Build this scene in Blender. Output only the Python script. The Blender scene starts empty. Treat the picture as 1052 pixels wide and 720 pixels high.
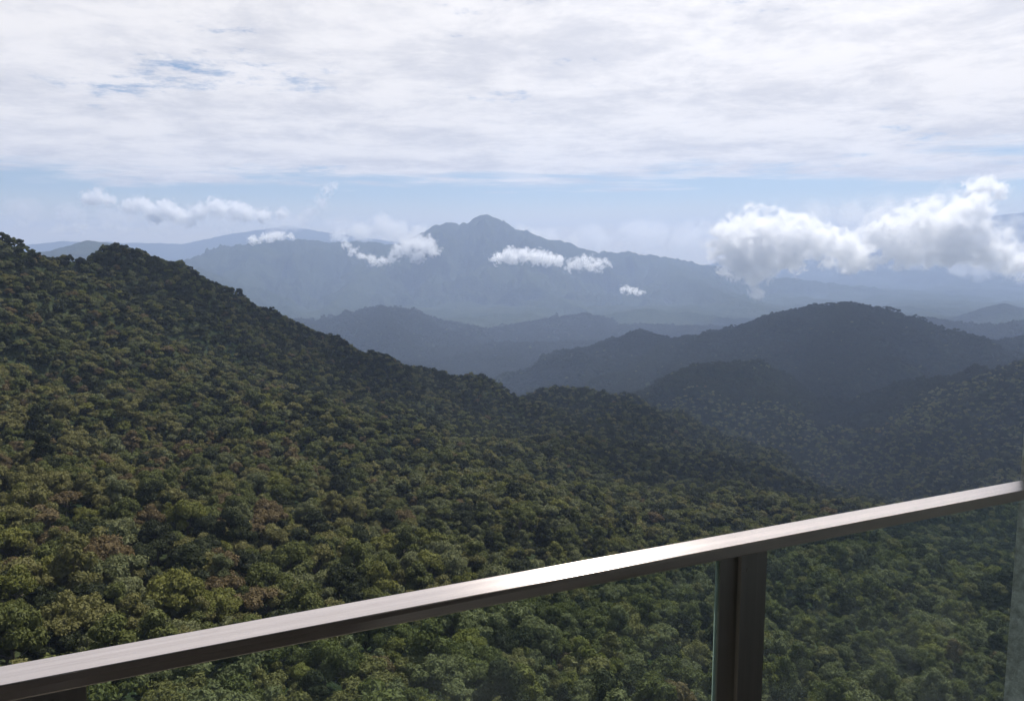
import bpy, math, random
import numpy as np
from mathutils import Vector
R_ = math.radians
random.seed(5); rng = np.random.default_rng(5)
C = bpy.context.scene.collection
SC = bpy.context.scene

# ------------------------------------------------------------------ camera, sky, sun, exposure
CAM_Z = 1.72                      # eye height above the balcony floor (z = 0)
F_PX, HOR = 826.0, 262.0          # focal length and horizon row in photo pixels (1052 x 720)
PITCH = math.atan((360 - HOR) / F_PX)
SUN_EL, SUN_AZ = 59.0, 40.0       # azimuth clockwise from +Y (the viewing direction)
cd = bpy.data.cameras.new('camera'); cam = bpy.data.objects.new('camera', cd); C.objects.link(cam)
cam.location = (0, 0, CAM_Z); cam.rotation_euler = (math.pi / 2 - PITCH, 0, 0)
cd.sensor_width = 36; cd.lens = F_PX / 1052 * 36; cd.clip_start = 0.05; cd.clip_end = 120000
SC.camera = cam

W = bpy.data.worlds.new('World'); SC.world = W; W.use_nodes = True
nt = W.node_tree; nt.nodes.clear()
def nd(nt, typ, **kw):
    n = nt.nodes.new(typ)
    for k, v in kw.items():
        if k.startswith('i_'):
            n.inputs[int(k[2:])].default_value = v
        else:
            setattr(n, k, v)
    return n
def math_(nt, op, a, b=None, c=None, clamp=False):
    n = nt.nodes.new('ShaderNodeMath'); n.operation = op; n.use_clamp = clamp
    for i, v in enumerate((a, b, c)):
        if v is None: continue
        if hasattr(v, 'type') or hasattr(v, 'is_linked'): nt.links.new(v, n.inputs[i])
        else: n.inputs[i].default_value = v
    return n.outputs[0]
def vmath(nt, op, a, b=None, s=None):
    n = nt.nodes.new('ShaderNodeVectorMath'); n.operation = op
    for i, v in enumerate((a, b)):
        if v is None: continue
        if hasattr(v, 'is_linked'): nt.links.new(v, n.inputs[i])
        else: n.inputs[i].default_value = v
    if s is not None: n.inputs['Scale'].default_value = s
    return n.outputs['Value'] if op in ('LENGTH', 'DOT_PRODUCT', 'DISTANCE') else n.outputs[0]
def smooth(nt, x, a, b, lo=0.0, hi=1.0):
    n = nt.nodes.new('ShaderNodeMapRange'); n.interpolation_type = 'SMOOTHSTEP'
    nt.links.new(x, n.inputs[0])
    for i, v in zip((1, 2, 3, 4), (a, b, lo, hi)): n.inputs[i].default_value = v
    return n.outputs[0]
def noise(nt, vec, scale, detail=4, rough=.5, dist=0.0, dim='3D'):
    n = nt.nodes.new('ShaderNodeTexNoise'); n.noise_dimensions = dim
    if vec is not None: nt.links.new(vec, n.inputs['Vector'])
    n.inputs['Scale'].default_value = scale; n.inputs['Detail'].default_value = detail
    n.inputs['Roughness'].default_value = rough; n.inputs['Distortion'].default_value = dist
    return n.outputs[0]
def mixc(nt, fac, a, b):
    n = nt.nodes.new('ShaderNodeMix'); n.data_type = 'RGBA'
    for k, v in ((0, fac), (6, a), (7, b)):
        if hasattr(v, 'is_linked'): nt.links.new(v, n.inputs[k])
        else: n.inputs[k].default_value = v
    return n.outputs[2]

SKY_STR = 0.08; EXPO = .35
sky = nd(nt, 'ShaderNodeTexSky', sky_type='NISHITA', sun_disc=False, sun_elevation=R_(SUN_EL), sun_rotation=R_(SUN_AZ),
         altitude=1700, air_density=1.0, dust_density=0.4, ozone_density=1.0)
tc = nd(nt, 'ShaderNodeTexCoord'); D = tc.outputs['Generated']
sep = nd(nt, 'ShaderNodeSeparateXYZ'); nt.links.new(D, sep.inputs[0])
zc = math_(nt, 'MAXIMUM', sep.outputs[2], 0.012)
cmb = nd(nt, 'ShaderNodeCombineXYZ')
nt.links.new(math_(nt, 'DIVIDE', sep.outputs[0], zc), cmb.inputs[0])
nt.links.new(math_(nt, 'DIVIDE', sep.outputs[1], zc), cmb.inputs[1])
P = cmb.outputs[0]                                   # where the view meets a cloud sheet at unit height
dist = vmath(nt, 'LENGTH', P)
zc2 = math_(nt, 'ADD', math_(nt, 'MAXIMUM', sep.outputs[2], 0.0), .07)
cm2 = nd(nt, 'ShaderNodeCombineXYZ'); nt.links.new(math_(nt, 'DIVIDE', sep.outputs[0], zc2), cm2.inputs[0]); nt.links.new(math_(nt, 'DIVIDE', sep.outputs[1], zc2), cm2.inputs[1])
P2 = vmath(nt, 'ADD', cm2.outputs[0], (-5.2, 4.1, 0))
edge_n = noise(nt, P, .22, 6, .62, .3)
edge = smooth(nt, math_(nt, 'ADD', dist, math_(nt, 'MULTIPLY', edge_n, -17.0)), 1.7, 4.0, 1.0, 0.0)
big = noise(nt, P2, .55, 9, .62, .15)
fine = noise(nt, P2, 5.5, 9, .74, .1)
cover_in = math_(nt, 'ADD', math_(nt, 'MULTIPLY', big, .70), math_(nt, 'MULTIPLY', fine, .30))
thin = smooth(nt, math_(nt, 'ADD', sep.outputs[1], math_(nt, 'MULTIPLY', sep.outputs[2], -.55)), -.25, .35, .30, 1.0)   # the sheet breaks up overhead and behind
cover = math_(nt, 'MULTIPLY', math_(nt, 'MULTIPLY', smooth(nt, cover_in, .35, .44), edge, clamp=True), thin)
bump = noise(nt, P2, 1.7, 9, .68, .2)
tone = smooth(nt, math_(nt, 'ADD', math_(nt, 'MULTIPLY', bump, .82), math_(nt, 'MULTIPLY', fine, .18)), .36, .60)
CL = 1 / SKY_STR / 2 ** EXPO
ccol = mixc(nt, tone, (.76 * CL, .75 * CL, .78 * CL, 1), (1.06 * CL, 1.02 * CL, 1.00 * CL, 1))
# the sheet glows more the nearer it stands to the sun
sdir = (math.sin(R_(SUN_AZ)) * math.cos(R_(SUN_EL)), math.cos(R_(SUN_AZ)) * math.cos(R_(SUN_EL)), math.sin(R_(SUN_EL)))
near_sun = smooth(nt, vmath(nt, 'DOT_PRODUCT', D, sdir), .45, 1.0, .97, 1.3)
cg = nd(nt, 'ShaderNodeVectorMath', operation='SCALE'); nt.links.new(ccol, cg.inputs[0]); nt.links.new(near_sun, cg.inputs['Scale'])
low = smooth(nt, sep.outputs[2], .012, .078, .95, .0)            # thin white cloud far off along the horizon
veil = math_(nt, 'MULTIPLY', low, smooth(nt, noise(nt, P, .08, 6, .6), .2, .7, .7, 1.1), clamp=True)
sky0 = mixc(nt, veil, sky.outputs[0], (1.25 * CL, 1.05 * CL, .72 * CL, 1))
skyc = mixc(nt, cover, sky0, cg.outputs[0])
bg = nd(nt, 'ShaderNodeBackground'); bg.inputs[1].default_value = SKY_STR
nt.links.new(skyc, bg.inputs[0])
wo = nd(nt, 'ShaderNodeOutputWorld'); nt.links.new(bg.outputs[0], wo.inputs[0])
W.cycles.sampling_method = 'MANUAL'; W.cycles.sample_map_resolution = 512

ld = bpy.data.lights.new('sun', 'SUN'); ld.energy = 5.0; ld.angle = R_(.53); ld.color = (1, .955, .88)
sun = bpy.data.objects.new('sun', ld); C.objects.link(sun)
sun.rotation_euler = Vector(sdir).to_track_quat('Z', 'Y').to_euler(); sun.location = (0, 0, 60)

SC.view_settings.view_transform = 'Standard'; SC.view_settings.look = 'None'
SC.view_settings.exposure = EXPO; SC.view_settings.gamma = 1
cy = SC.cycles
cy.max_bounces = 18; cy.diffuse_bounces = 2; cy.glossy_bounces = 2; cy.transmission_bounces = 4
cy.transparent_max_bounces = 8; cy.volume_bounces = 16; cy.caustics_reflective = False; cy.caustics_refractive = False
cy.use_adaptive_sampling = True; cy.adaptive_threshold = .02
cy.use_denoising = True; cy.denoiser = 'OPENIMAGEDENOISE'
cy.volume_max_steps = 256; cy.sample_clamp_indirect = 6

# ------------------------------------------------------------------ helpers
def newmat(name):
    m = bpy.data.materials.new(name); m.use_nodes = True; m.node_tree.nodes.clear()
    return m, m.node_tree
def link(o, parent=None):
    C.objects.link(o)
    if parent: o.parent = parent
    return o
def mesh_obj(name, V, Fs, mat, parent=None, smooth_=False, mats=None, fmat=None, linkit=True):
    me = bpy.data.meshes.new(name); me.from_pydata([tuple(map(float, v)) for v in V], [], [tuple(map(int, f)) for f in Fs])
    for m in (mats or [mat]): me.materials.append(m)
    if fmat is not None: me.polygons.foreach_set('material_index', np.asarray(fmat, np.int32))
    if smooth_: me.polygons.foreach_set('use_smooth', np.ones(len(me.polygons), bool))
    me.update()
    o = bpy.data.objects.new(name, me)
    return link(o, parent) if linkit else o
def tag(o, label=None, cat=None, group=None, kind=None):
    if label: o['label'] = label
    if cat: o['category'] = cat
    if group: o['group'] = group
    if kind: o['kind'] = kind
    return o
CP, SP = math.cos(PITCH), math.sin(PITCH)
def ray(px, py):
    u, v = (px - 526) / F_PX, (360 - py) / F_PX
    d = np.array([u, CP + v * SP, -SP + v * CP])
    return d
def at(px, py, r):
    """the world point seen at a photo pixel at horizontal distance r"""
    d = ray(px, py); d = d * (r / math.hypot(d[0], d[1]))
    return np.array([d[0], d[1], d[2] + CAM_Z])

# ------------------------------------------------------------------ noise for the terrain
_perm = np.random.default_rng(11).permutation(512).astype(np.int64)
_perm = np.concatenate([_perm, _perm])
_ang = np.random.default_rng(12).uniform(0, 2 * np.pi, 512)
_gx, _gy = np.cos(_ang), np.sin(_ang)
def perlin(x, y):
    xi, yi = np.floor(x).astype(np.int64), np.floor(y).astype(np.int64)
    xf, yf = x - xi, y - yi
    u, v = xf * xf * xf * (xf * (xf * 6 - 15) + 10), yf * yf * yf * (yf * (yf * 6 - 15) + 10)
    def g(ix, iy, dx, dy):
        h = _perm[(_perm[ix & 511] + iy) & 511]
        return _gx[h] * dx + _gy[h] * dy
    a = g(xi, yi, xf, yf); b = g(xi + 1, yi, xf - 1, yf)
    c = g(xi, yi + 1, xf, yf - 1); d = g(xi + 1, yi + 1, xf - 1, yf - 1)
    return (a + (b - a) * u) + ((c + (d - c) * u) - (a + (b - a) * u)) * v
def fbm(x, y, s, octv=4, gain=.5, off=0.0):
    t = 0; a = 1.0
    for k in range(octv):
        t = t + a * perlin(x / s + off + 17.3 * k, y / s - off + 5.1 * k); s = s / 2.03; a *= gain
    return t
def ridged(x, y, s, octv=4, gain=.5, off=0.0):
    t = 0; a = 1.0
    for k in range(octv):
        t = t + a * (1 - 2.2 * np.abs(perlin(x / s + off + 7.7 * k, y / s - off + 3.9 * k))); s = s / 2.03; a *= gain
    return t

# ------------------------------------------------------------------ terrain: near valley side from surveyed points, far ranges from ridge lines
NEAR = [  # photo pixel, horizontal distance
 (-150,720,180),(0,720,190),(200,720,195),(400,720,205),(600,720,255),(740,720,310),(850,720,360),(1000,720,430),(1180,720,500),
 (-120,640,240),(0,640,250),(200,640,260),(400,640,275),(550,640,330),(650,640,380),(800,640,430),(1000,640,560),(1180,640,650),
 (-120,560,320),(0,560,330),(150,560,350),(300,560,370),(450,560,400),(560,560,455),(650,560,510),(780,560,600),(900,560,760),(1050,560,980),(1200,560,1050),
 (0,480,440),(200,480,500),(350,480,560),(450,475,650),(540,468,800),(620,484,840),(700,500,860),(780,512,930),(850,525,1050),
 (560,440,1180),(660,460,1250),(740,480,1300),
 (0,400,590),(150,400,700),(300,400,860),(400,420,940),(460,430,1050),
 (0,320,760),(150,320,900),(230,320,1000),(330,350,1120),
 (-260,200,900),(-100,205,880),(0,243,900),(60,264,960),(110,257,1030),(140,254,1060),(168,256,1090),(184,268,1105),(202,281,1120),(260,320,1170),(330,342,1230),(400,372,1310),(480,407,1420),
 (540,409,1600),(600,418,1720),(680,431,1830),(740,452,1780),(800,478,1720),(850,496,1650),(890,505,1600),
 (700,389,2350),(757,377,2500),(800,402,2380),(830,440,2200),(866,455,2080),(900,477,1900),(860,440,2350),
 (930,506,1550),(1000,500,1450),(1060,505,1350),(1150,505,1250),
 (950,430,2050),(1000,460,1750),(950,480,1700),(1050,440,1850),(1100,420,1900),
 (880,424,2350),(930,396,2450),(985,382,2500),(1052,376,2500),(1200,370,2400),
]
TREE_H = 10.0
XYZ = [ (*at(*n)[:2], at(*n)[2] - (TREE_H if n[2] > 800 else 10.0)) for n in NEAR ]
# hidden points behind the crests
for (px, py, r) in [(-260,200,900),(-100,205,880),(0,243,900),(60,264,960),(110,257,1030),(140,254,1060),(168,256,1090),(184,268,1105),(202,281,1120),(260,320,1170),(330,342,1230),(400,372,1310),(480,407,1420)]:
    p = at(px, py, r); k = 1 + 320 / r; XYZ.append((p[0] * k, p[1] * k, p[2] - TREE_H - 150)); k = 1 + 800 / r; XYZ.append((p[0] * k, p[1] * k, p[2] - TREE_H - 420))
for (px, py, r) in [(540,409,1600),(600,418,1720),(680,431,1830),(740,452,1780),(800,478,1720)]:
    p = at(px, py, r); k = 1 + 220 / r; XYZ.append((p[0] * k, p[1] * k, p[2] - TREE_H - 95))
for (px, py, r) in [(700,389,2350),(757,377,2500),(985,382,2500),(1052,376,2500),(1200,370,2400)]:
    p = at(px, py, r); k = 1 + 450 / r; XYZ.append((p[0] * k, p[1] * k, p[2] - TREE_H - 170))
XYZ += [(0, 0, -75), (0, 90, -100), (-150, 60, -95), (150, 60, -105), (-300, -100, -60), (300, -100, -120), (0, -500, 0), (-800, -300, 60), (800, -300, -120), (-900, 300, 40), (0, -2000, 60), (-2500, -800, 100), (2500, -600, -300), (-2500, 900, -100)]
XYZ = np.array(XYZ)
def relief(x, y):
    r = np.hypot(x, y); amp = np.clip((r - 150) / 500, 0, 1)
    return amp * ((ridged(x, y, 430, 4, .5, 2.0) - .6) * (46 + 26 * np.clip((r - 900) / 900, 0, 1)) + fbm(x, y, 130, 3, .5, 9.) * 12)
XYZ[:, 2] -= relief(XYZ[:, 0], XYZ[:, 1])        # so the finished slope still passes through the surveyed points
CR = 55.0
def _k(d2): return np.sqrt(d2 + CR * CR)
_d2 = ((XYZ[:, None, :2] - XYZ[None, :, :2]) ** 2).sum(-1)
N_ = len(XYZ)
A_ = np.zeros((N_ + 1, N_ + 1)); A_[:N_, :N_] = _k(_d2) - np.eye(N_) * 12; A_[N_, :N_] = 1; A_[:N_, N_] = 1
_w = np.linalg.solve(A_, np.concatenate([XYZ[:, 2], [0]]))
def rbf(x, y):
    out = np.full(x.shape, _w[-1])
    for i in range(N_):
        out += _w[i] * _k((x - XYZ[i, 0]) ** 2 + (y - XYZ[i, 1]) ** 2)
    return out
RIDGES = [  # the first six carry trees, so their ground lies a crown's height lower
 # (points (px, py, dist), slope near crest, width for flattening, spur scale, spur height)
 ([(470,400,5200),(560,380,4700),(610,357,4300),(655,338,4150),(690,346,4100),(735,341,4050),(790,322,3950),(835,312,3900),(870,308,3850),(900,314,3850),(925,331,3900),(945,345,3950),(965,358,4000),(1010,382,4000),(1100,420,4000)], .42, 520, 120),
 ([(870,308,3850),(860,345,3300),(840,380,2950)], .38, 350, 80),
 ([(690,346,4100),(660,372,3600),(640,392,3200)], .38, 350, 80),
 ([(900,385,4600),(975,353,4700),(1010,350,4600),(1052,343,4500),(1160,335,4400)], .40, 500, 90),
 ([(870,335,7200),(920,331,7000),(955,326,6900),(985,331,6900),(1020,333,6800),(1052,329,6700),(1180,338,6500)], .42, 700, 130),
 ([(880,340,9600),(960,328,9400),(1000,322,9300),(1030,311,9200),(1052,316,9100),(1200,300,9000)], .42, 900, 120),
 ([(260,322,7400),(330,330,7200),(390,313,7000),(430,325,6800),(470,345,6400),(500,360,6000)], .36, 600, 140),
 ([(390,313,7000),(400,335,6200),(430,360,5600)], .36, 500, 110),
 ([(420,350,7800),(480,343,7700),(545,330,7600),(600,322,7800),(650,340,7600),(720,335,7400)], .36, 600, 140),
 ([(545,330,7600),(540,355,6600),(520,378,5800)], .36, 500, 110),
 ([(600,322,7800),(640,350,6800)], .36, 500, 110),
 # the main massif with the peak
 ([(90,320,12500),(140,290,12600),(200,264,12800),(245,255,13000),(262,247,13200),(300,246,13400),(350,248,13500),(400,251,13600),(432,249,13600),(441,236,13600),(450,231,13600),(462,229,13600),(475,231,13500),(484,228,13450),(492,223,13400),(498,219.5,13400),(504,224,13400),(512,231,13400),(524,237,13400),(540,246,13500),(552,243,13500),(580,249,13600),(615,259,13800),(640,258,14000),(680,264,14400),(720,270,14800),(780,282,15200),(840,289,15400),(900,296,15600),(940,303,15600),(970,300,15600),(1010,312,15600),(1060,325,15600),(1200,330,15600)], .66, 1300, 480),
 ([(498,223,13400),(520,262,12300),(560,300,11000),(600,318,9900)], .46, 900, 260),
 ([(262,247,13200),(250,280,11800),(230,310,10500)], .44, 900, 260),
 ([(400,251,13600),(380,280,12000),(340,312,10500)], .44, 900, 260),
 ([(680,264,14400),(700,285,12600),(760,308,11000),(800,318,10000)], .44, 900, 260),
 # faint ranges behind
 ([(560,285,20500),(640,266,20600),(700,268,20800),(740,280,21000),(860,284,21000),(960,290,21000),(1050,300,21000),(1200,296,21000)], .45, 1800, 250),
 ([(-100,268,10500),(0,262,10500),(50,258,10500),(72,252,10500),(92,247,10500),(108,249,10500),(125,252,10500),(160,268,10500)], .45, 900, 160),
 ([(100,270,24000),(190,250,24000),(240,240,24000),(295,232,24000),(330,238,24000),(400,248,24000),(500,250,24000),(640,262,24000)], .45, 2200, 260),
 ([(-200,250,24000),(-60,250,24000),(20,252,24000),(60,248,24000),(115,249,24000),(170,250,24000),(280,254,24000)], .40, 2600, 300),
 ([(740,268,23500),(880,258,23500),(960,244,23500),(1000,226,23500),(1040,219,23500),(1100,216,23500),(1300,230,23500)], .45, 2600, 300),
]
FLOOR = -760.0
def ridge_h(x, y, pts, slope, sw, sh, seed):
    Pn = np.array([at(*p) - (0, 0, 15 if p[2] < 8000 else 0) for p in pts])
    wx = x + fbm(x, y, sw * 1.1, 3, .5, seed) * sw * .22
    wy = y + fbm(x, y, sw * 1.1, 3, .5, seed + 40) * sw * .22
    best = np.full(x.shape, -9e9)
    for a, b in zip(Pn[:-1], Pn[1:]):
        ab = b[:2] - a[:2]; L2 = (ab ** 2).sum()
        ax, ay = x - a[0], y - a[1]
        t = np.clip((ax * ab[0] + ay * ab[1]) / L2, 0, 1)
        d0 = np.hypot(x - (a[0] + ab[0] * t), y - (a[1] + ab[1] * t))
        d1 = np.hypot(wx - (a[0] + ab[0] * t), wy - (a[1] + ab[1] * t))
        k = np.clip(d0 / (sw * .8), 0, 1)
        d = d0 * (1 - k) + d1 * k
        h = a[2] + (b[2] - a[2]) * t - slope * (np.sqrt(d * d + (sw * .025) ** 2) - sw * .025) * (1 - .18 * np.clip(d / (sw * 4), 0, 1))
        best = np.maximum(best, h)
        if 'dd' not in locals(): dd = d0
        else: dd = np.minimum(dd, d0)
    k = np.clip(dd / (sw * .6), 0, 1)
    best = best + fbm(x, y, sw * .16, 3, .6, seed + 8.) * sh * .10 * (pts[0][2] > 5000)
    return best + (ridged(x, y, sw, 5, .52, seed + 3.3) - 1.25) * sh * k
def terrain(x, y):
    r = np.hypot(x, y)
    zf = np.full(x.shape, FLOOR) + fbm(x, y, 1400, 3) * 70 + (ridged(x, y, 1500, 5, .55, 5.) - .7) * 95 * np.clip((r - 4200) / 1500, 0, 1)
    for i, (pts, sl, sw, sh) in enumerate(RIDGES):
        rr = [p[2] for p in pts]; lo, hi = min(rr) - 4500, max(rr) + 4500
        m = (r > lo) & (r < hi) & (y > 0)
        if m.any():
            h = ridge_h(x[m], y[m], pts, sl, sw, sh, i * 3.7)
            z0 = zf[m]; zf[m] = np.maximum(z0, h) + 0.0
    near = r < 3400
    zn = np.full(x.shape, -5000.0)
    if near.any():
        xx, yy = x[near], y[near]
        zz = rbf(xx, yy)
        zz = zz + relief(xx, yy)
        fade = np.clip((r[near] - 2650) / 700, 0, 1)
        zn[near] = zz - fade * fade * 900
    back = np.clip((-y - 200) / 2000, 0, 1)
    z = np.where(zn > zf, zn, zf)
    # soft valley bottoms where two slopes meet
    s = 18.0; dlt = np.abs(zn - zf); z = z + np.where(dlt < s * 4, s * .25 * (1 - dlt / (s * 4)) ** 2, 0)
    return z

# polar sheet: fine in front of the balcony, coarse behind it
azs = np.concatenate([np.linspace(-180, -52, 34, endpoint=False), np.linspace(-52, 52, 1040, endpoint=False), np.linspace(52, 180, 34, endpoint=False)])
rs = np.concatenate([[4, 30, 70], np.geomspace(110, 3400, 300), np.geomspace(3450, 28000, 420)])
TH, RR = np.meshgrid(np.radians(azs), rs, indexing='ij')
X, Y = RR * np.sin(TH), RR * np.cos(TH)
Z = terrain(X, Y)
na, nr = X.shape
V = np.stack([X, Y, Z], -1).reshape(-1, 3)
ia = np.arange(na)[:, None]; ir = np.arange(nr - 1)[None, :]
a = ia * nr + ir; b = ((ia + 1) % na) * nr + ir
Fq = np.stack([a, a + 1, b + 1, b], -1).reshape(-1, 4)
def fast_mesh(name, V, F, mats, smooth_=True):
    me = bpy.data.meshes.new(name); n = F.shape[1]
    me.vertices.add(len(V)); me.vertices.foreach_set('co', np.ascontiguousarray(V, np.float32).ravel())
    me.loops.add(F.size); me.loops.foreach_set('vertex_index', F.astype(np.int32).ravel())
    me.polygons.add(len(F)); me.polygons.foreach_set('loop_start', np.arange(0, F.size, n, dtype=np.int32))
    if smooth_ is True: me.polygons.foreach_set('use_smooth', np.ones(len(F), bool))
    for m in mats: me.materials.append(m)
    me.update(calc_edges=True); me.validate()
    return me
gm, g = newmat('forest_floor')
gp = nd(g, 'ShaderNodeNewGeometry').outputs['Position']
n1 = noise(g, gp, .0016, 5, .6); n2 = noise(g, gp, .03, 6, .7)
gc = mixc(g, smooth(g, n1, .4, .6), (.016, .026, .012, 1), (.030, .038, .017, 1))
gc = mixc(g, smooth(g, n2, .35, .7), gc, (.042, .050, .024, 1))
gd = nd(g, 'ShaderNodeBsdfDiffuse'); g.links.new(gc, gd.inputs[0])
vo = nd(g, 'ShaderNodeTexVoronoi', feature='F1'); vo.inputs['Scale'].default_value = .05; g.links.new(gp, vo.inputs['Vector'])
vb = math_(g, 'ADD', math_(g, 'MULTIPLY', vo.outputs[0], -1.0), math_(g, 'MULTIPLY', noise(g, gp, .006, 8, .7), 3.0))
bm_ = nd(g, 'ShaderNodeBump'); bm_.inputs['Strength'].default_value = 1; bm_.inputs['Distance'].default_value = 9
g.links.new(vb, bm_.inputs['Height']); g.links.new(bm_.outputs[0], gd.inputs['Normal'])
go = nd(g, 'ShaderNodeOutputMaterial'); g.links.new(gd.outputs[0], go.inputs[0])
ground = link(bpy.data.objects.new('terrain', fast_mesh('terrain', V, Fq, [gm])))
tag(ground, 'forested mountain slopes and ranges fading into blue haze', kind='structure')

# ------------------------------------------------------------------ haze: one closed box of even, thin air
hm, h = newmat('haze_air')
pv = nd(h, 'ShaderNodeVolumePrincipled')
HAZE = 6.8e-5
pv.inputs['Color'].default_value = (.475, .60, .87, 1); pv.inputs['Density'].default_value = HAZE; pv.inputs['Anisotropy'].default_value = .3
ho = nd(h, 'ShaderNodeOutputMaterial'); h.links.new(pv.outputs[0], ho.inputs['Volume'])
x0, x1, y0, y1, z0, z1 = -28500, 28500, -28500, 28500, float(Z.min()) - 1, float(Z.max()) + 60
HV = [(x0,y0,z0),(x1,y0,z0),(x1,y1,z0),(x0,y1,z0),(x0,y0,z1),(x1,y0,z1),(x1,y1,z1),(x0,y1,z1)]
HF = [(0,3,2,1),(4,5,6,7),(0,1,5,4),(1,2,6,5),(2,3,7,6),(3,0,4,7)]
hz = mesh_obj('haze', HV, HF, hm); tag(hz, 'thin blue haze lying over the valleys and ranges', kind='stuff')
print('haze top', z1, 'bottom', z0)

# ------------------------------------------------------------------ trees
def leaf_mat(name, ca, cb, tip):
    m, t = newmat(name)
    oi = nd(t, 'ShaderNodeObjectInfo')
    base = mixc(t, oi.outputs['Random'], ca, cb)
    pos = nd(t, 'ShaderNodeNewGeometry').outputs['Position']
    n = noise(t, pos, .9, 3, .6)
    base = mixc(t, smooth(t, n, .45, .75, 0, .75), base, tip)
    d = nd(t, 'ShaderNodeBsdfDiffuse'); t.links.new(base, d.inputs[0])
    tr = nd(t, 'ShaderNodeBsdfTranslucent'); t.links.new(base, tr.inputs[0])
    gl = nd(t, 'ShaderNodeBsdfGlossy'); gl.inputs['Roughness'].default_value = .55; gl.inputs[0].default_value = (.8, .8, .8, 1)
    mx = nd(t, 'ShaderNodeMixShader'); mx.inputs[0].default_value = .30; t.links.new(d.outputs[0], mx.inputs[1]); t.links.new(tr.outputs[0], mx.inputs[2])
    m2 = nd(t, 'ShaderNodeMixShader'); m2.inputs[0].default_value = .008; t.links.new(mx.outputs[0], m2.inputs[1]); t.links.new(gl.outputs[0], m2.inputs[2])
    o = nd(t, 'ShaderNodeOutputMaterial'); t.links.new(m2.outputs[0], o.inputs[0])
    return m
SPECIES = ['dark green', 'mid green', 'yellow green', 'grey green', 'rust brown', 'olive']
LM = [leaf_mat('leaves_dark', (.020, .025, .010, 1), (.030, .037, .014, 1), (.052, .060, .024, 1)),
      leaf_mat('leaves_mid', (.058, .068, .019, 1), (.084, .094, .028, 1), (.170, .176, .054, 1)),
      leaf_mat('leaves_yellow', (.095, .104, .022, 1), (.130, .132, .032, 1), (.180, .170, .050, 1)),
      leaf_mat('leaves_grey', (.088, .098, .040, 1), (.126, .134, .058, 1), (.210, .212, .102, 1)),
      leaf_mat('leaves_rust', (.100, .072, .032, 1), (.125, .094, .044, 1), (.175, .142, .075, 1)),
      leaf_mat('leaves_olive', (.100, .097, .031, 1), (.138, .130, .046, 1), (.205, .192, .074, 1))]
bk, t = newmat('bark')
bp = nd(t, 'ShaderNodeNewGeometry').outputs['Position']
bc = mixc(t, noise(t, bp, 3., 5, .7), (.07, .055, .04, 1), (.20, .18, .15, 1))
bd = nd(t, 'ShaderNodeBsdfDiffuse'); t.links.new(bc, bd.inputs[0]); bo = nd(t, 'ShaderNodeOutputMaterial'); t.links.new(bd.outputs[0], bo.inputs[0])

def ico(sub):
    import bmesh
    b = bmesh.new(); bmesh.ops.create_icosphere(b, subdivisions=sub, radius=1)
    v = np.array([x.co[:] for x in b.verts]); f = np.array([[q.index for q in p.verts] for p in b.faces]); b.free(); return v, f
ICO1, ICO2 = ico(1), ico(2)
def lobes_of(form, rg):
    """centres and radii of the foliage clumps of a crown about 10 m wide, its top near z = 11"""
    L = []
    if form == 0:      # broad rounded dome
        n = 11
        for i in range(n):
            a = 2.4 * i + rg.uniform(-.3, .3); q = math.sqrt((i + .5) / n) * rg.uniform(.85, 1.1)
            L.append((3.7 * q * math.cos(a), 3.7 * q * math.sin(a), 7.6 - 2.7 * q * q + rg.uniform(-.5, .6), rg.uniform(1.3, 2.1)))
    elif form == 1:    # tall oval with stacked clumps
        for i in range(12):
            a = 2.4 * i; z = 3.6 + 7.0 * i / 11; q = math.sin(math.pi * (.22 + .72 * i / 11)) * rg.uniform(.7, 1.1)
            L.append((2.6 * q * math.cos(a), 2.6 * q * math.sin(a), z, rg.uniform(1.15, 1.8)))
    elif form == 2:    # loose, uneven, a few tiers with gaps
        for i in range(10):
            a = rg.uniform(0, 6.28); q = rg.uniform(.25, 1.15)
            L.append((4.0 * q * math.cos(a), 4.0 * q * math.sin(a), rg.uniform(4.6, 8.8) - 1.0 * q, rg.uniform(.95, 1.7)))
        L.append((0, 0, 6.3, 2.0)); 
    else:              # spreading umbrella top
        n = 13
        for i in range(n):
            a = 2.4 * i + rg.uniform(-.3, .3); q = math.sqrt((i + .5) / n) * rg.uniform(.8, 1.15)
            L.append((4.6 * q * math.cos(a), 4.6 * q * math.sin(a), 7.4 - 1.1 * q + rg.uniform(-.5, .5), rg.uniform(1.0, 1.6)))
    return np.array(L)
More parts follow.
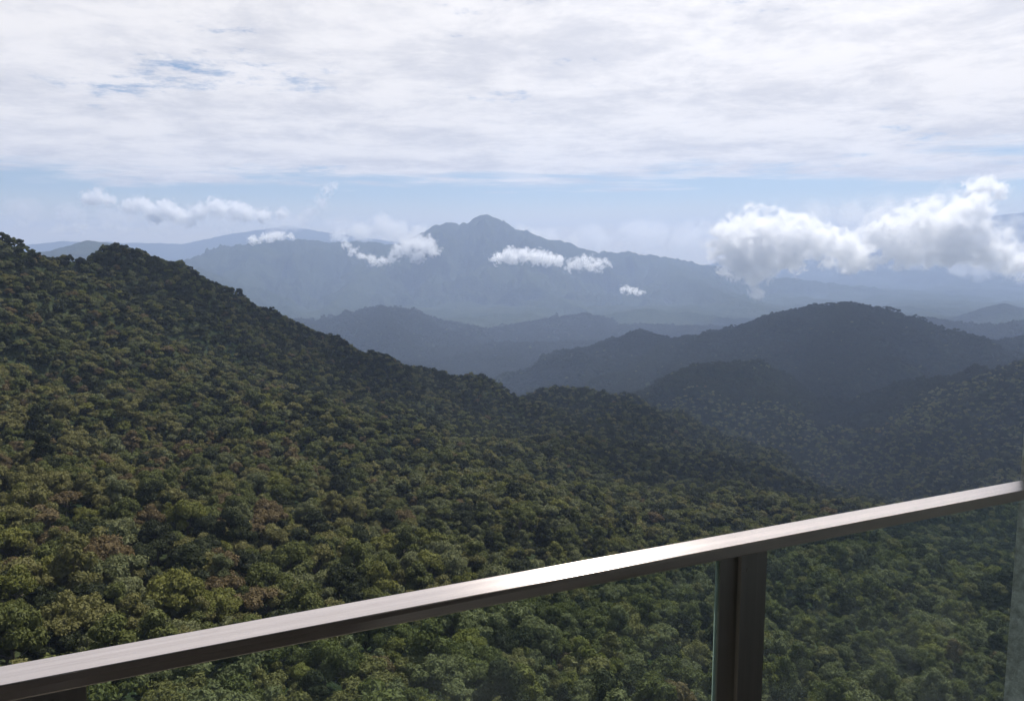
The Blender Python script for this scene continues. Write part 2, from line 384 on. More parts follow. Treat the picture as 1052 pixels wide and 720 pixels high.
def crown_mesh(name, form, seed, per_r2, leaf, core):
    rg = np.random.default_rng(seed); L = lobes_of(form, rg); V, F = [], []; nv = 0
    cv, cf = ICO2 if core == 2 else ICO1
    for (x, y, z, r) in L:
        jit = 1 + .22 * rg.standard_normal(len(cv)); v = cv * (r * .80 * np.clip(jit, .6, 1.4))[:, None] * np.array([1, 1, .82]) + (x, y, z)
        V.append(v); F.append(np.concatenate([cf, cf[:, 2:3]], 1) + nv); nv += len(v)
    tri = sum(len(f) for f in F)
    for j, (x, y, z, r) in enumerate(L):
        n = int(per_r2 * r * r); d = rg.standard_normal((n, 3)); d[:, 2] = np.abs(d[:, 2]) * 1.0 - .35 * rg.random(n); d /= np.linalg.norm(d, axis=1)[:, None]
        c = np.array([x, y, z]) + d * np.array([1, 1, .82]) * (r * rg.uniform(.78, 1.12, n) * (1 + .13 * np.sin(5 * d[:, 0] + seed) * np.cos(4 * d[:, 1] + j)))[:, None]
        keep = np.ones(n, bool)
        for k, (a, b, e, q) in enumerate(L):
            if k != j: keep &= (((c - (a, b, e)) / np.array([1, 1, .82])) ** 2).sum(1) > (q * .74) ** 2
        c, d = c[keep], d[keep]; n = len(c)
        nn = d + .55 * rg.standard_normal((n, 3)); nn[:, 2] += .25; nn /= np.linalg.norm(nn, axis=1)[:, None]
        u = np.cross(nn, rg.standard_normal((n, 3))); u /= np.linalg.norm(u, axis=1)[:, None]; w = np.cross(nn, u)
        s = (leaf * rg.uniform(.55, 1.3, n))[:, None]
        q4 = np.stack([c - u * s, c - w * s * .62 - nn * s * .15, c + u * s * rg.uniform(.7, 1.1, (n, 1)), c + w * s * .62 - nn * s * .15], 1).reshape(-1, 3)
        V.append(q4); F.append(np.arange(4 * n).reshape(n, 4) + nv); nv += 4 * n
    V = np.concatenate(V); F = np.concatenate(F)
    # core faces are triangles: build with from_pydata for the mixed sizes
    me = bpy.data.meshes.new(name)
    faces = [tuple(f[:3]) if i < tri else tuple(f) for i, f in enumerate(F.tolist())]
    me.from_pydata(V.tolist(), [], faces); me.materials.append(LM[0]); me.update()
    return me, L
def tube(V, F, pts, rads, n=6):
    base = len(V); pts = [Vector(p) for p in pts]
    for i, p in enumerate(pts):
        dr = (pts[min(i + 1, len(pts) - 1)] - pts[max(i - 1, 0)]).normalized(); u = dr.orthogonal().normalized(); w = dr.cross(u)
        for k in range(n):
            a = 2 * math.pi * k / n; V.append(p + (u * math.cos(a) + w * math.sin(a)) * rads[i])
    for i in range(len(pts) - 1):
        for k in range(n):
            a, b = base + i * n + k, base + i * n + (k + 1) % n
            F.append((a, b, b + n, a + n))
def trunk_mesh(name, L, seed):
    rg = random.Random(seed); V, F = [], []
    tube(V, F, [(0, 0, -1.5), (.1, 0, 1.5), (.1, .15, 4.0), (0, .1, 6.2)], [.34, .27, .21, .12])
    for (x, y, z, r) in L:
        h0 = rg.uniform(2.6, 4.6)
        tube(V, F, [(.08, .1, min(h0, z - .8)), (x * .5, y * .5, (h0 + z) / 2 - .2), (x, y, z)], [.12, .08, .03], 4)
    me = bpy.data.meshes.new(name); me.from_pydata([tuple(v) for v in V], [], F); me.materials.append(bk); me.polygons.foreach_set('use_smooth', np.ones(len(F), bool)); me.update()
    return me
FORMS = [0, 0, 0, 1, 2, 2, 3, 3, 0, 1]
HI = [crown_mesh('crown', f, 100 + i, 105, .30, 2) for i, f in enumerate(FORMS)]
TR = [trunk_mesh('trunk', L, i) for i, (_, L) in enumerate(HI)]
MID = [crown_mesh('crown_mid', f, 100 + i, 30, .52, 1)[0] for i, f in enumerate(FORMS)]
LO = [crown_mesh('crown_far', f, 100 + i, 6, 1.0, 1)[0] for i, f in enumerate(FORMS)]
src = bpy.data.collections.new('forest_sources')
NF, NS = len(FORMS), len(SPECIES)
for lod, meshes in enumerate(([m for m, _ in HI], MID, LO)):
    for k, me in enumerate(meshes):
        for s in range(NS):
            o = bpy.data.objects.new('src_%04d' % (lod * 1000 + k * NS + s), me); src.objects.link(o)
            o.material_slots[0].link = 'OBJECT'; o.material_slots[0].material = LM[s]
NV = NF * NS

# every tree of the forest: a jittered grid over the slopes, nearer than 5 km
def project(x, y, z):
    dy, dz = y, z - CAM_Z; dep = dy * CP - dz * SP; up = dy * SP + dz * CP
    dep = np.where(dep > 1, dep, 1)
    return 526 + F_PX * x / dep, 360 - F_PX * up / dep, dep
def scatter(r0, r1, step, seed):
    rg = np.random.default_rng(seed); half = math.radians(38)
    gx = np.arange(-r1 * math.sin(half), r1 * math.sin(half), step); gy = np.arange(r0 * math.cos(half) * .95, r1, step)
    X, Y = np.meshgrid(gx, gy); X = (X + (np.arange(X.shape[0])[:, None] % 2) * step * .5).ravel(); Y = Y.ravel()
    X = X + rg.uniform(-.42, .42, X.size) * step; Y = Y + rg.uniform(-.42, .42, Y.size) * step
    r = np.hypot(X, Y); th = np.abs(np.arctan2(X, Y)); k = (r >= r0) & (r < r1) & (th < half)
    return X[k], Y[k], r[k]
sets = [(scatter(150, 400, 7.8, 1), 1.15), (scatter(400, 900, 6.4, 6), .90), (scatter(900, 2000, 6.2, 2), .84), (scatter(2000, 3300, 8.0, 3), 1.05), (scatter(3300, 5200, 9.8, 4), 1.28), (scatter(5200, 8200, 19., 5), 2.2)]
TX = np.concatenate([s[0][0] for s in sets]); TY = np.concatenate([s[0][1] for s in sets]); Tr = np.hypot(TX, TY)
TS0 = np.concatenate([np.full(len(s[0][0]), s[1]) for s in sets])
TZ = terrain(TX, TY)
# drop what stands hidden deep behind a nearer crest
thb = np.round((np.degrees(np.arctan2(X, Y)) + 180) / .15).astype(int)
fr = (azs > -52) & (azs < 52); idx = np.where(fr)[0]
E = (Z[idx] - CAM_Z) / RR[idx]; Emax = np.maximum.accumulate(E, axis=1)
ai = np.clip(np.searchsorted(azs[idx], np.degrees(np.arctan2(TX, TY))), 0, len(idx) - 1); ri = np.clip(np.searchsorted(rs, Tr * .985) - 1, 0, nr - 1)
vis = (TZ + 26 - CAM_Z) / Tr > Emax[ai, ri]
px, py, dep = project(TX, TY, TZ + 6)
vis &= (py < 800)
TX, TY, TZ, Tr, TS0 = (q[vis] for q in (TX, TY, TZ, Tr, TS0)); n = len(TX); print('trees', n)
rg = np.random.default_rng(77)
TSC = TS0 * np.exp(rg.normal(0, 1, n) * np.where(Tr < 1000, .32, .22)) * .98
TSC = np.clip(TSC, .5 * TS0, np.where(Tr < 700, 1.75, 1.35) * TS0)
big = (rg.random(n) < .03) & (Tr < 800); TSC = np.where(big, TSC * 1.3, TSC)
TZS = rg.uniform(.95, 1.32, n); TROT = rg.uniform(0, 6.28, n); TF = rg.integers(0, NF, n); TF = np.where((Tr > 600) & (np.array(FORMS)[TF] == 1), 0, TF)
px, py, dep = project(TX, TY, TZ + 6)
tn = fbm(TX, TY, 160, 3, .6, 31.) ; tn2 = fbm(TX, TY, 45, 2, .6, 71.)
brown = np.exp(-(((px - 60) / 260) ** 2 + ((py - 470) / 150) ** 2)) * 1.0 + tn * .35          # a drier patch of wood on the left slope
w = np.stack([np.clip(.30 + tn * .5 + np.clip((520 - py) / 200, 0, 1) * .5 * (1 - np.clip(brown, 0, 1)) + (Tr > 900) * .7 + np.clip((Tr - 450) / 400, 0, 1) * .45 * (1 - .8 * np.clip(brown, 0, 1)) + (Tr > 2300) * 2.0, .04, 5), np.full(n, .55) + tn2 * .4, (.06 + np.clip(tn2, 0, 1) * .35 + .10 * (py > 560)) * np.where(Tr > 1500, .25, 1), .22 + .25 * (py > 580) + tn * .2,
              np.clip(brown, 0, 1) * .26 + .001, .16 + np.clip(brown, 0, 1) * .75 + np.clip(-tn, 0, 1) * .3], 1); w = np.clip(w, .002, None); far_ = Tr > 2300; w[far_, 1] = .03; w[far_, 2:] = 0; w /= w.sum(1)[:, None]
TSP = (w.cumsum(1) < rg.random(n)[:, None]).sum(1).clip(0, NS - 1)

for (qx, qy, sp_) in ((983, 676, 4), (14, 590, 2), (60, 600, 2), (260, 690, 1)):      # a few trees that stand out by colour
    TSP[np.argsort((px - qx) ** 2 + (py - qy) ** 2)[0]] = sp_
# the handrail's line in the world (also used to tell which trees it hides)
RAIL_H = 1.10; DROP = CAM_Z - RAIL_H
def on_plane(px, py, z):
    d = ray(px, py); return np.array([0, 0, CAM_Z]) + d * ((z - CAM_Z) / d[2])
_fa, _fb = on_plane(0, 683.9, RAIL_H), on_plane(1050, 493, RAIL_H)
RT = (_fb - _fa) / np.linalg.norm(_fb - _fa); RN = np.array([-RT[1], RT[0], 0])      # along the rail; outwards
FAR = float(_fa @ RN); NEARD = float(on_plane(0, 703.7, RAIL_H) @ RN)

# the 300 trees that show largest are objects of their own
size = TSC * 5.2 / dep * F_PX
def rail_y(px): return 683.9 + (493 - 683.9) * px / 1050
hid_rail = (py > rail_y(px) - 2) & (py < rail_y(px) + 30)
inframe = (px > 2) & (px < 1040) & (py > 100) & (py < 712) & ~hid_rail & ~((px > 740) & (px < 795) & (py > 560))
order = np.argsort(-np.where(inframe, size, -1))[:300]
single = np.zeros(n, bool); single[order] = True
def ordinal(i):
    return ['first', 'second', 'third', 'fourth', 'fifth', 'sixth', 'seventh', 'eighth', 'ninth', 'tenth', 'eleventh', 'twelfth'][i] if i < 12 else '%d%s' % (i + 1, 'th' if 10 < (i + 1) % 100 < 14 else {1: 'st', 2: 'nd', 3: 'rd'}.get((i + 1) % 10, 'th'))
FNAME = {0: 'round domed', 1: 'tall oval', 2: 'loose uneven', 3: 'wide spreading'}
bins = {}
for i in order:
    zone = 'just above the handrail' if py[i] < rail_y(px[i]) else ('behind glass left of post' if px[i] < 765 else 'behind glass right of post')
    bins.setdefault((SPECIES[TSP[i]], FNAME[FORMS[TF[i]]], zone), []).append(i)
for (sp, fm, zone), members in bins.items():
    members.sort(key=lambda i: px[i])
    for j, i in enumerate(members):
        root = link(bpy.data.objects.new('forest_tree', None)); root.location = (TX[i], TY[i], TZ[i]); root.empty_display_size = 1
        root.rotation_euler = (0, 0, TROT[i]); root.scale = (TSC[i], TSC[i], TSC[i] * TZS[i])
        lab = ('the one %s %s tree nearest %s' % (fm, sp, zone)) if len(members) == 1 else '%s from left, %s %s trees %s' % (ordinal(j), fm, sp, zone)
        tag(root, lab, 'tree', 'nearest trees of the forest below the balcony')
        tk = link(bpy.data.objects.new('trunk', TR[TF[i]]), root)
        cr = link(bpy.data.objects.new('crown', HI[TF[i]][0]), root)
        cr.material_slots[0].link = 'OBJECT'; cr.material_slots[0].material = LM[TSP[i]]

# the rest of the wood, ~10^5 trees: one object
m = ~single; lod = np.where(Tr[m] < 520, 0, np.where(Tr[m] < 1300, 1, 2))
pick = lod * NV + TF[m] * NS + TSP[m]
fm_ = bpy.data.meshes.new('forest'); k = int(m.sum()); fm_.vertices.add(k)
fm_.vertices.foreach_set('co', np.stack([TX[m], TY[m], TZ[m] - 2.6 * TS0[m]], 1).astype(np.float32).ravel())
for nm, typ, val in (('pick', 'INT', pick.astype(np.int32)), ('rot', 'FLOAT', TROT[m].astype(np.float32)), ('sc', 'FLOAT', TSC[m].astype(np.float32)), ('tall', 'FLOAT', (TSC * TZS)[m].astype(np.float32))):
    at_ = fm_.attributes.new(nm, typ, 'POINT'); at_.data.foreach_set('value', val)
fm_.update()
forest = link(bpy.data.objects.new('forest', fm_)); tag(forest, 'dense montane rainforest canopy covering the valley slopes', kind='stuff')
ng = bpy.data.node_groups.new('forest_scatter', 'GeometryNodeTree')
ng.interface.new_socket('Geometry', in_out='INPUT', socket_type='NodeSocketGeometry'); ng.interface.new_socket('Geometry', in_out='OUTPUT', socket_type='NodeSocketGeometry')
gi, go_ = ng.nodes.new('NodeGroupInput'), ng.nodes.new('NodeGroupOutput')
ci = ng.nodes.new('GeometryNodeCollectionInfo'); ci.inputs['Collection'].default_value = src; ci.inputs['Separate Children'].default_value = True; ci.inputs['Reset Children'].default_value = True
ip = ng.nodes.new('GeometryNodeInstanceOnPoints'); ip.inputs['Pick Instance'].default_value = True
def na_(nm, typ):
    q = ng.nodes.new('GeometryNodeInputNamedAttribute'); q.data_type = typ; q.inputs['Name'].default_value = nm; return q.outputs[0]
cx = ng.nodes.new('ShaderNodeCombineXYZ'); ng.links.new(na_('rot', 'FLOAT'), cx.inputs[2])
ng.links.new(gi.outputs[0], ip.inputs['Points']); ng.links.new(ci.outputs[0], ip.inputs['Instance']); ng.links.new(na_('pick', 'INT'), ip.inputs['Instance Index'])
ng.links.new(cx.outputs[0], ip.inputs['Rotation']); cs = ng.nodes.new('ShaderNodeCombineXYZ'); sc_ = na_('sc', 'FLOAT'); ng.links.new(sc_, cs.inputs[0]); ng.links.new(sc_, cs.inputs[1]); ng.links.new(na_('tall', 'FLOAT'), cs.inputs[2]); ng.links.new(cs.outputs[0], ip.inputs['Scale']); ng.links.new(ip.outputs[0], go_.inputs[0])
md = forest.modifiers.new('scatter', 'NODES'); md.node_group = ng

# ------------------------------------------------------------------ clouds drifting among the ranges
def cloud_mat(blobs, rho, nscale, thr, squash, aniso=.6):
    m, t = newmat('cloud')
    p = nd(t, 'ShaderNodeNewGeometry').outputs['Position']
    rho *= 1.35; L_ = sum(b[3] for b in blobs) / len(blobs)
    wv = nd(t, 'ShaderNodeTexNoise'); wv.inputs['Scale'].default_value = .9 / L_; wv.inputs['Detail'].default_value = 2; t.links.new(p, wv.inputs['Vector'])
    off = vmath(t, 'SCALE', vmath(t, 'SUBTRACT', wv.outputs['Color'], (.5, .5, .5)), s=L_ * .9)
    q = vmath(t, 'ADD', p, off)
    f = None
    for (x, y, z, r) in blobs:
        dd = vmath(t, 'MULTIPLY', vmath(t, 'SUBTRACT', q, (x, y, z)), (1 / r, 1 / r, 1 / (r * squash)))
        v = math_(t, 'SUBTRACT', 1.0, vmath(t, 'LENGTH', dd))
        if f is None: f = v
        else:
            n_ = nd(t, 'ShaderNodeMath', operation='SMOOTH_MAX'); n_.inputs[2].default_value = .25; t.links.new(f, n_.inputs[0]); t.links.new(v, n_.inputs[1]); f = n_.outputs[0]
    nz = noise(t, p, nscale / L_, 7, .68, .5)
    f2 = math_(t, 'ADD', f, math_(t, 'MULTIPLY', math_(t, 'SUBTRACT', nz, .5), 3.6))
    den = math_(t, 'MULTIPLY', smooth(t, f2, thr, thr + .42), smooth(t, f, -.05, .18))
    pv = nd(t, 'ShaderNodeVolumePrincipled'); pv.inputs['Color'].default_value = (1, 1, 1, 1); pv.inputs['Anisotropy'].default_value = aniso
    t.links.new(math_(t, 'MULTIPLY', den, rho), pv.inputs['Density'])
    o = nd(t, 'ShaderNodeOutputMaterial'); t.links.new(pv.outputs[0], o.inputs['Volume'])
    m.cycles.volume_sampling = 'MULTIPLE_IMPORTANCE'
    return m
def cloud(label, dist, spots, tau=6.0, nscale=2.6, thr=.34, squash=.85, rate=.25, seed=0, world=()):
    rg = random.Random(seed); B = [tuple(map(float, b)) for b in world]
    for (px, py, rp) in spots:
        c = at(px, py, dist); r = rp / F_PX * dist
        c = c + np.array([0, rg.uniform(-.5, .5) * r, 0]); B.append((c[0], c[1], c[2], r * 1.28))
    cen = np.mean([b[:3] for b in B], axis=0); cv, cf = ICO2; V, Fs, k = [], [], 0
    for (x, y, z, r) in B:
        v = cv * np.array([1, 1, squash]) * r * 1.12 + (x, y, z) - cen; V += v.tolist(); Fs += (cf + k).tolist(); k += len(v)
    rm = sum(b[3] for b in B) / len(B)
    o = mesh_obj('cloud', V, Fs, cloud_mat(B, tau / rm, nscale, thr, squash)); o.location = cen
    rmod = o.modifiers.new('skin', 'REMESH'); rmod.mode = 'VOXEL'; rmod.voxel_size = min(b[3] for b in B) / 4
    o.data.materials[0].cycles.volume_step_rate = rate
    tag(o, label, 'cloud', 'white clouds drifting among the ranges')
    return o
cloud('largest white puffy cloud, its rounded left head above the slope left of the right hill', 9000,
      [(752,250,26),(772,240,28),(795,238,28),(820,245,26),(760,268,22),(785,262,28),(812,262,22),(778,284,16),(840,252,22),(862,256,20),(885,264,18),(780,303,8)], tau=7, seed=1)
cloud('large white cloud at the right edge with a bright head, wider than its neighbour', 9400,
      [(905,244,22),(925,236,26),(948,232,28),(972,240,28),(998,246,28),(1022,256,22),(1044,268,18),(985,218,16),(1004,212,16),(890,268,16),(930,256,22),(965,258,20)], tau=6, seed=2)
cloud('small detached white tuft above the head of the right edge cloud', 9800, [(1000,195,12),(1012,192,13),(1024,198,11)], tau=4, seed=3)
cloud('flat white cloud strip right below the high peak, brightest of the small ones', 11300,
      [(513,266,9),(524,263,11),(537,262,11),(550,264,11),(563,266,10),(574,268,8)], tau=7, seed=4, squash=.75)
cloud('ragged white cloud just right of the flat strip below the peak', 11300, [(586,275,8),(594,271,10),(604,270,11),(613,273,10),(621,270,7),(627,272,5)], tau=3, thr=.44, nscale=2.0, seed=5)
cloud('tiny lone white wisp low on the slope under the peak', 10600, [(641,297,5),(646,298,6),(652,299,6),(658,300,5)], tau=3, thr=.42, nscale=1.8, seed=6)
cloud('white cloud wrapped on the shoulder left of the high peak', 12300,
      [(408,260,9),(416,255,12),(427,249,13),(438,252,13),(446,259,9),(430,263,11),(402,267,8),(392,268,8),(382,267,8),(372,263,8),(364,257,7),(357,252,6)], tau=4, seed=7, thr=.44, nscale=2.1)
cloud('thin wisp lying on the crest of the long left ridge', 12600, [(262,247,7),(274,244,8),(286,242,8),(298,243,6)], tau=4.0, seed=8, squash=.6)
cloud('faint veil of cloud above the ridge left of the peak', 14300, [(372,238,12),(392,232,13),(410,240,13),(430,238,9),(350,243,9)], tau=1.6, seed=9, thr=.2)
# added cloud, unseen above the frame, to shade the mid slopes and right hill
cloud('unseen cloud added high above the frame to shade the slopes below', 0, [], tau=6.0, seed=30, thr=.18, squash=.28, rate=2.0, world=
      [(-420 + 849, 1020 + 1011, 2300, 300), (-230 + 849, 1230 + 1011, 2300, 400), (300 + 849, 1500 + 1011, 2300, 520), (900 + 849, 1750 + 1011, 2300, 560), (1500 + 900, 1800 + 1060, 2350, 560), (1300 + 1000, 2500 + 1200, 2600, 620),
       (2000 + 1235, 2700 + 1470, 3200, 800), (1500 + 1235, 3600 + 1470, 3200, 900), (2300 + 1235, 4000 + 1470, 3200, 900), (900 + 1235, 4300 + 1470, 3200, 500)])
cloud('small round puff highest at the left above the far ranges', 14600, [(91,204,8),(101,202,9),(110,206,7)], rate=.12, nscale=3, thr=.38, tau=5.2, seed=10)
cloud('puffy cloud second from left in the far bank', 14600, [(135,213,10),(146,210,10),(153,219,8)], rate=.12, nscale=3, thr=.38, tau=4.3, seed=11)
cloud('brightest puff in the far bank left of the long ridge', 14600, [(160,220,10),(169,214,11),(178,222,9)], rate=.12, nscale=3, thr=.38, tau=7.6, seed=12)
cloud('wide bank of puffs above the long left ridge', 14800, [(192,224,11),(206,218,11),(222,214,12),(240,216,12),(256,220,10),(272,222,9),(290,221,8)], rate=.12, nscale=3, thr=.38, tau=6.3, seed=13)
cloud('slanting plume of cloud rising at the right end of the far bank', 14800, [(320,219,9),(330,208,9),(337,196,7),(343,191,5),(312,226,8)], rate=.12, nscale=3, thr=.38, tau=1.1, seed=14, squash=1)
cloud('low dim cloud line between the leftmost far ridges', 16000, [(20,228,8),(38,226,7),(60,236,9),(85,234,10),(108,232,9),(128,236,8)], tau=1.0, seed=15, squash=.5)
cloud('broad faint veil of cloud filling the gap between the two large white clouds', 11500,
      [(840,222,20),(880,225,22),(920,215,22),(960,212,22),(1000,222,24),(1040,238,24)], tau=.5, seed=17, thr=.25)
cloud('long low bank of milky cloud along the horizon right of the peak', 17500,
      [(560,248,20),(610,244,22),(660,242,24),(710,244,24),(760,250,22),(820,250,22),(880,252,22),(940,258,22),(1000,268,24),(1050,272,24)], tau=1.1, seed=18, thr=.12, squash=.6, rate=.6)
cloud('milky cloud lying behind the puffs on the left horizon', 17000,
      [(20,214,16),(70,220,16),(120,224,18),(170,230,18),(230,226,18),(290,230,18),(350,232,16),(400,236,16)], tau=.8, seed=19, thr=.15, squash=.55, rate=.6)
cloud('thin pale cloud behind the peak on its right side', 14500, [(536,236,8),(550,240,8),(566,243,7),(590,246,8)], tau=1.2, seed=16, squash=.7)

# ------------------------------------------------------------------ balcony: railing, side wall, floor, rooms behind
def steel(name, base, rough, tangent, streak=.6, across=(0, 1, 0)):
    m, t = newmat(name)
    tcn = nd(t, 'ShaderNodeTexCoord').outputs['Object']
    mp = nd(t, 'ShaderNodeMapping'); mp.inputs['Scale'].default_value = tangent; t.links.new(tcn, mp.inputs[0])
    n = noise(t, mp.outputs[0], 60, 4, .7); n2 = noise(t, tcn, 7, 5, .65)
    pb = nd(t, 'ShaderNodeBsdfPrincipled'); pb.inputs['Metallic'].default_value = 1
    c = mixc(t, smooth(t, n, .3, .7), tuple(b * .86 for b in base) + (1,), tuple(base) + (1,))
    c = mixc(t, smooth(t, n2, .5, .8, 0, .35), c, (base[0] * .6, base[1] * .59, base[2] * .58, 1))
    t.links.new(c, pb.inputs['Base Color'])
    t.links.new(math_(t, 'ADD', math_(t, 'MULTIPLY', n, .12 * streak), rough - .06 + 0.0), pb.inputs['Roughness'])
    pb.inputs['Anisotropic'].default_value = 1.0
    tg = nd(t, 'ShaderNodeCombineXYZ'); t.links.new(tg.outputs[0], pb.inputs['Tangent'])
    for i_, v_ in enumerate(across): tg.inputs[i_].default_value = v_
    o = nd(t, 'ShaderNodeOutputMaterial'); t.links.new(pb.outputs[0], o.inputs[0])
    return m
STEEL = steel('brushed_steel', (.82, .735, .685), .25, (.02, 1, 1), across=tuple(RN))
POSTM = steel('post_steel', (.50, .485, .47), .34, (1, 1, .02), across=tuple(RT))
def concrete(name, a_, b_, sc):
    m, t = newmat(name); p = nd(t, 'ShaderNodeTexCoord').outputs['Object']
    n = noise(t, p, sc, 8, .7); n2 = noise(t, p, 1.6, 4, .6)
    c = mixc(t, smooth(t, n, .3, .7), a_, b_); c = mixc(t, smooth(t, n2, .5, .8, 0, .5), c, tuple(x * .7 for x in a_[:3]) + (1,))
    d = nd(t, 'ShaderNodeBsdfDiffuse'); t.links.new(c, d.inputs[0])
    b = nd(t, 'ShaderNodeBump'); b.inputs['Strength'].default_value = 1; b.inputs['Distance'].default_value = .02
    t.links.new(n, b.inputs['Height']); t.links.new(b.outputs[0], d.inputs['Normal'])
    o = nd(t, 'ShaderNodeOutputMaterial'); t.links.new(d.outputs[0], o.inputs[0]); return m
CONC = concrete('rough_render', (.40, .40, .37, 1), (.80, .80, .75, 1), 38)
DARKF = concrete('dark_floor', (.16, .145, .13, 1), (.24, .22, .20, 1), 20)
gmt, t = newmat('glass')
tb = nd(t, 'ShaderNodeBsdfTransparent'); tb.inputs[0].default_value = (.90, .955, .925, 1)
gb = nd(t, 'ShaderNodeBsdfGlossy'); gb.inputs['Roughness'].default_value = .02; gb.inputs[0].default_value = (1, 1, 1, 1)
fz = nd(t, 'ShaderNodeFresnel'); fz.inputs[0].default_value = 1.45
bf = nd(t, 'ShaderNodeNewGeometry').outputs['Backfacing']; mx = nd(t, 'ShaderNodeMixShader'); t.links.new(math_(t, 'MULTIPLY', fz.outputs[0], math_(t, 'SUBTRACT', 1.0, bf)), mx.inputs[0]); t.links.new(tb.outputs[0], mx.inputs[1]); t.links.new(gb.outputs[0], mx.inputs[2])
dd_ = nd(t, 'ShaderNodeBsdfTranslucent'); dd_.inputs[0].default_value = (.75, .8, .78, 1)
gmp = nd(t, 'ShaderNodeMapping'); gmp.inputs['Scale'].default_value = (1, 1, .12); t.links.new(nd(t, 'ShaderNodeTexCoord').outputs['Object'], gmp.inputs[0])
gpn = math_(t, 'ADD', math_(t, 'MULTIPLY', noise(t, nd(t, 'ShaderNodeTexCoord').outputs['Object'], 3.5, 6, .65), .6), math_(t, 'MULTIPLY', noise(t, gmp.outputs[0], 38, 5, .7), .4))
mx2 = nd(t, 'ShaderNodeMixShader'); t.links.new(smooth(t, gpn, .38, .68, .001, .018), mx2.inputs[0]); t.links.new(mx.outputs[0], mx2.inputs[1]); t.links.new(dd_.outputs[0], mx2.inputs[2])
o_ = nd(t, 'ShaderNodeOutputMaterial'); t.links.new(mx2.outputs[0], o_.inputs[0])
gme, t = newmat('glass_edge')
ed = nd(t, 'ShaderNodeBsdfPrincipled'); ed.inputs['Base Color'].default_value = (.30, .38, .345, 1); ed.inputs['Roughness'].default_value = .25
ed2 = nd(t, 'ShaderNodeBsdfTranslucent'); ed2.inputs[0].default_value = (.33, .43, .39, 1)
mx = nd(t, 'ShaderNodeMixShader'); mx.inputs[0].default_value = .5; t.links.new(ed.outputs[0], mx.inputs[1]); t.links.new(ed2.outputs[0], mx.inputs[2])
o_ = nd(t, 'ShaderNodeOutputMaterial'); t.links.new(mx.outputs[0], o_.inputs[0])

def box(V, Fs, s0, s1, o0, o1, z0, z1):
    k = len(V); V += [(s0,o0,z0),(s1,o0,z0),(s1,o1,z0),(s0,o1,z0),(s0,o0,z1),(s1,o0,z1),(s1,o1,z1),(s0,o1,z1)]
    Fs += [(k,k+3,k+2,k+1),(k+4,k+5,k+6,k+7),(k,k+1,k+5,k+4),(k+1,k+2,k+6,k+5),(k+2,k+3,k+7,k+6),(k+3,k,k+4,k+7)]
RZ = math.atan2(RT[1], RT[0])
def frame(name):
    e = link(bpy.data.objects.new(name, None)); e.rotation_euler = (0, 0, RZ); return e     # local x along the rail, local y outwards
def part(name, parent, mat, boxes, bevel=0.0, mats=None, fmat=None):
    V, Fs = [], []
    for b in boxes: box(V, Fs, *b)
    o = mesh_obj(name, V, Fs, mat, parent, mats=mats, fmat=fmat)
    if bevel:
        q = o.modifiers.new('edge', 'BEVEL'); q.width = bevel; q.segments = 3; q.limit_method = 'ANGLE'
    return o
_c = ray(1050, 471); WOUT = FAR + .10; WC = _c * (WOUT / (_c @ RN)); WS = float(WC @ RT)     # the outer corner of the side wall
FACE = .0277; ZT = RAIL_H; ZB = RAIL_H - FACE
rail = frame('balcony_railing'); tag(rail, 'brushed steel handrail on twin bar posts with clear glass panels', 'railing')
part('handrail', rail, STEEL, [(-3.2, WS - .002, NEARD, FAR, ZB, ZT)], .0022)
part('wall_bracket', rail, STEEL, [(WS - .009, WS - .0015, NEARD - .012, FAR + .012, ZB - .014, ZT + .012)], .002)
MIDL = (NEARD + FAR) / 2
S_A = lambda px, py: float((lambda d: (d * (NEARD / (d @ RN))) @ RT)(ray(px, py)))
pA0, pA1, pB1 = S_A(747, 573), S_A(762, 569), S_A(790, 563)
off2 = S_A(88, 706) - pB1
posts = [0.0, off2, 2 * off2]
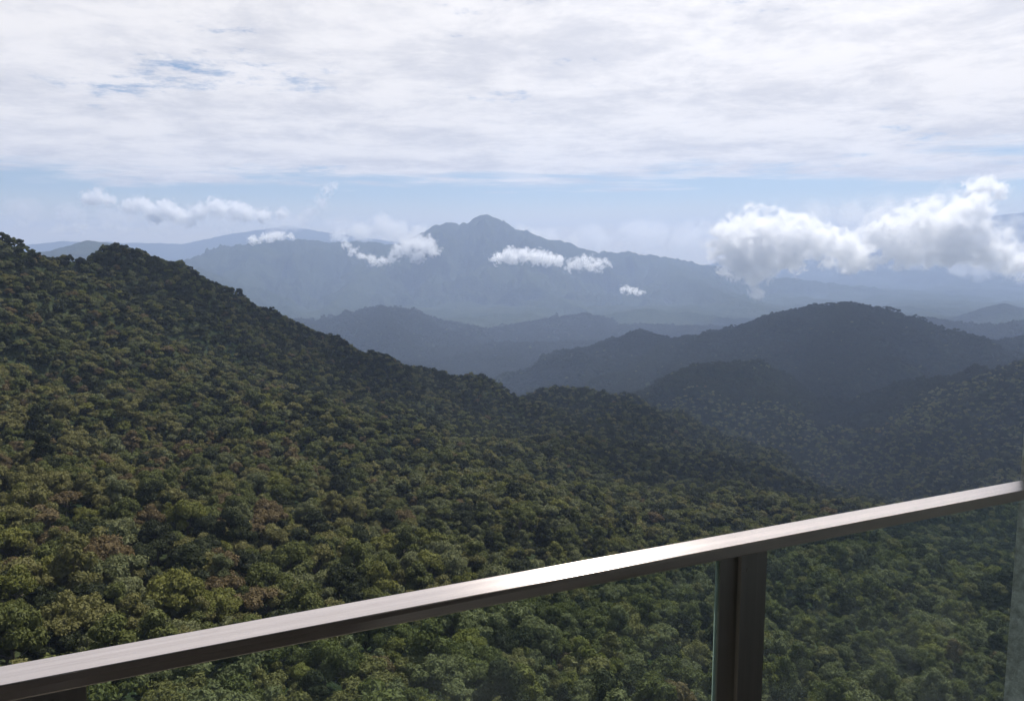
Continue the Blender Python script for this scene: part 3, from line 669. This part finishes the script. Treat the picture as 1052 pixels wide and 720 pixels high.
for dx in posts:
    post = part('post', rail, POSTM, [(pA1 + .004 + dx, pB1 + dx, NEARD + .004, NEARD + .016, .012, ZB - .001)], .0012)
    part('bar', post, POSTM, [(pA0 + dx, pA1 + .014 + dx, NEARD + .020, NEARD + .032, .012, ZB - .001)], .0012)
    part('base_plate', post, POSTM, [(pA0 - .02 + dx, pB1 + .02 + dx, NEARD - .02, NEARD + .06, .002, .011)], .001)
    for zz in (ZB - .035, ZB - .50):
        V, Fs = [], []
        tube(V, Fs, [(pA1 + .022 + dx, NEARD + .0042, zz), (pA1 + .022 + dx, NEARD + .0015, zz)], [.0055, .0048], 12); Fs.append(tuple(range(len(V) - 12, len(V)))[::-1])
        mesh_obj('screw', V, Fs, POSTM, post)
GO = NEARD + .022
ends = [(pB1 + .002, WS - .012), (pB1 + off2 + .002, pA0 - .004), (pB1 + 2 * off2 + .002, pA0 + off2 - .004)]
for (a_, b_) in ends:
    g_ = part('glass_panel', rail, gmt, [(a_, b_, GO, GO + .010, .06, ZB - .004)], mats=[gmt, gme], fmat=[1, 1, 0, 1, 0, 1])

bld = frame('apartment_building'); tag(bld, 'grey rough rendered building wall closing the right end of the balcony', 'building')
part('side_wall', bld, CONC, [(WS, WS + .22, -1.2, WOUT, -3.2, 3.2)])
part('balcony_floor', bld, DARKF, [(-3.6, WS - .003, -1.2, FAR + .06, -.22, 0)])
part('balcony_roof', bld, CONC, [(-3.6, WS - .003, -1.2, FAR + .02, 2.75, 2.95)])
part('back_wall', bld, CONC, [(-3.6, WS + .22, -1.4, -1.203, -3.2, 3.2)])
dr = part('door', bld, POSTM, [(-1.6, -1.54, -1.199, -1.15, .003, 2.2), (.9, .96, -1.199, -1.15, .003, 2.2), (-1.537, .897, -1.199, -1.15, 2.14, 2.2), (-.35, -.29, -1.199, -1.15, .003, 2.137)])
dgm, t = newmat('dark_pane'); pb = nd(t, 'ShaderNodeBsdfPrincipled'); pb.inputs['Base Color'].default_value = (.02, .02, .022, 1); pb.inputs['Roughness'].default_value = .08
o_ = nd(t, 'ShaderNodeOutputMaterial'); t.links.new(pb.outputs[0], o_.inputs[0])
part('pane', dr, dgm, [(-1.537, -.353, -1.19, -1.17, .01, 2.13), (-.287, .897, -1.19, -1.17, .01, 2.13)])
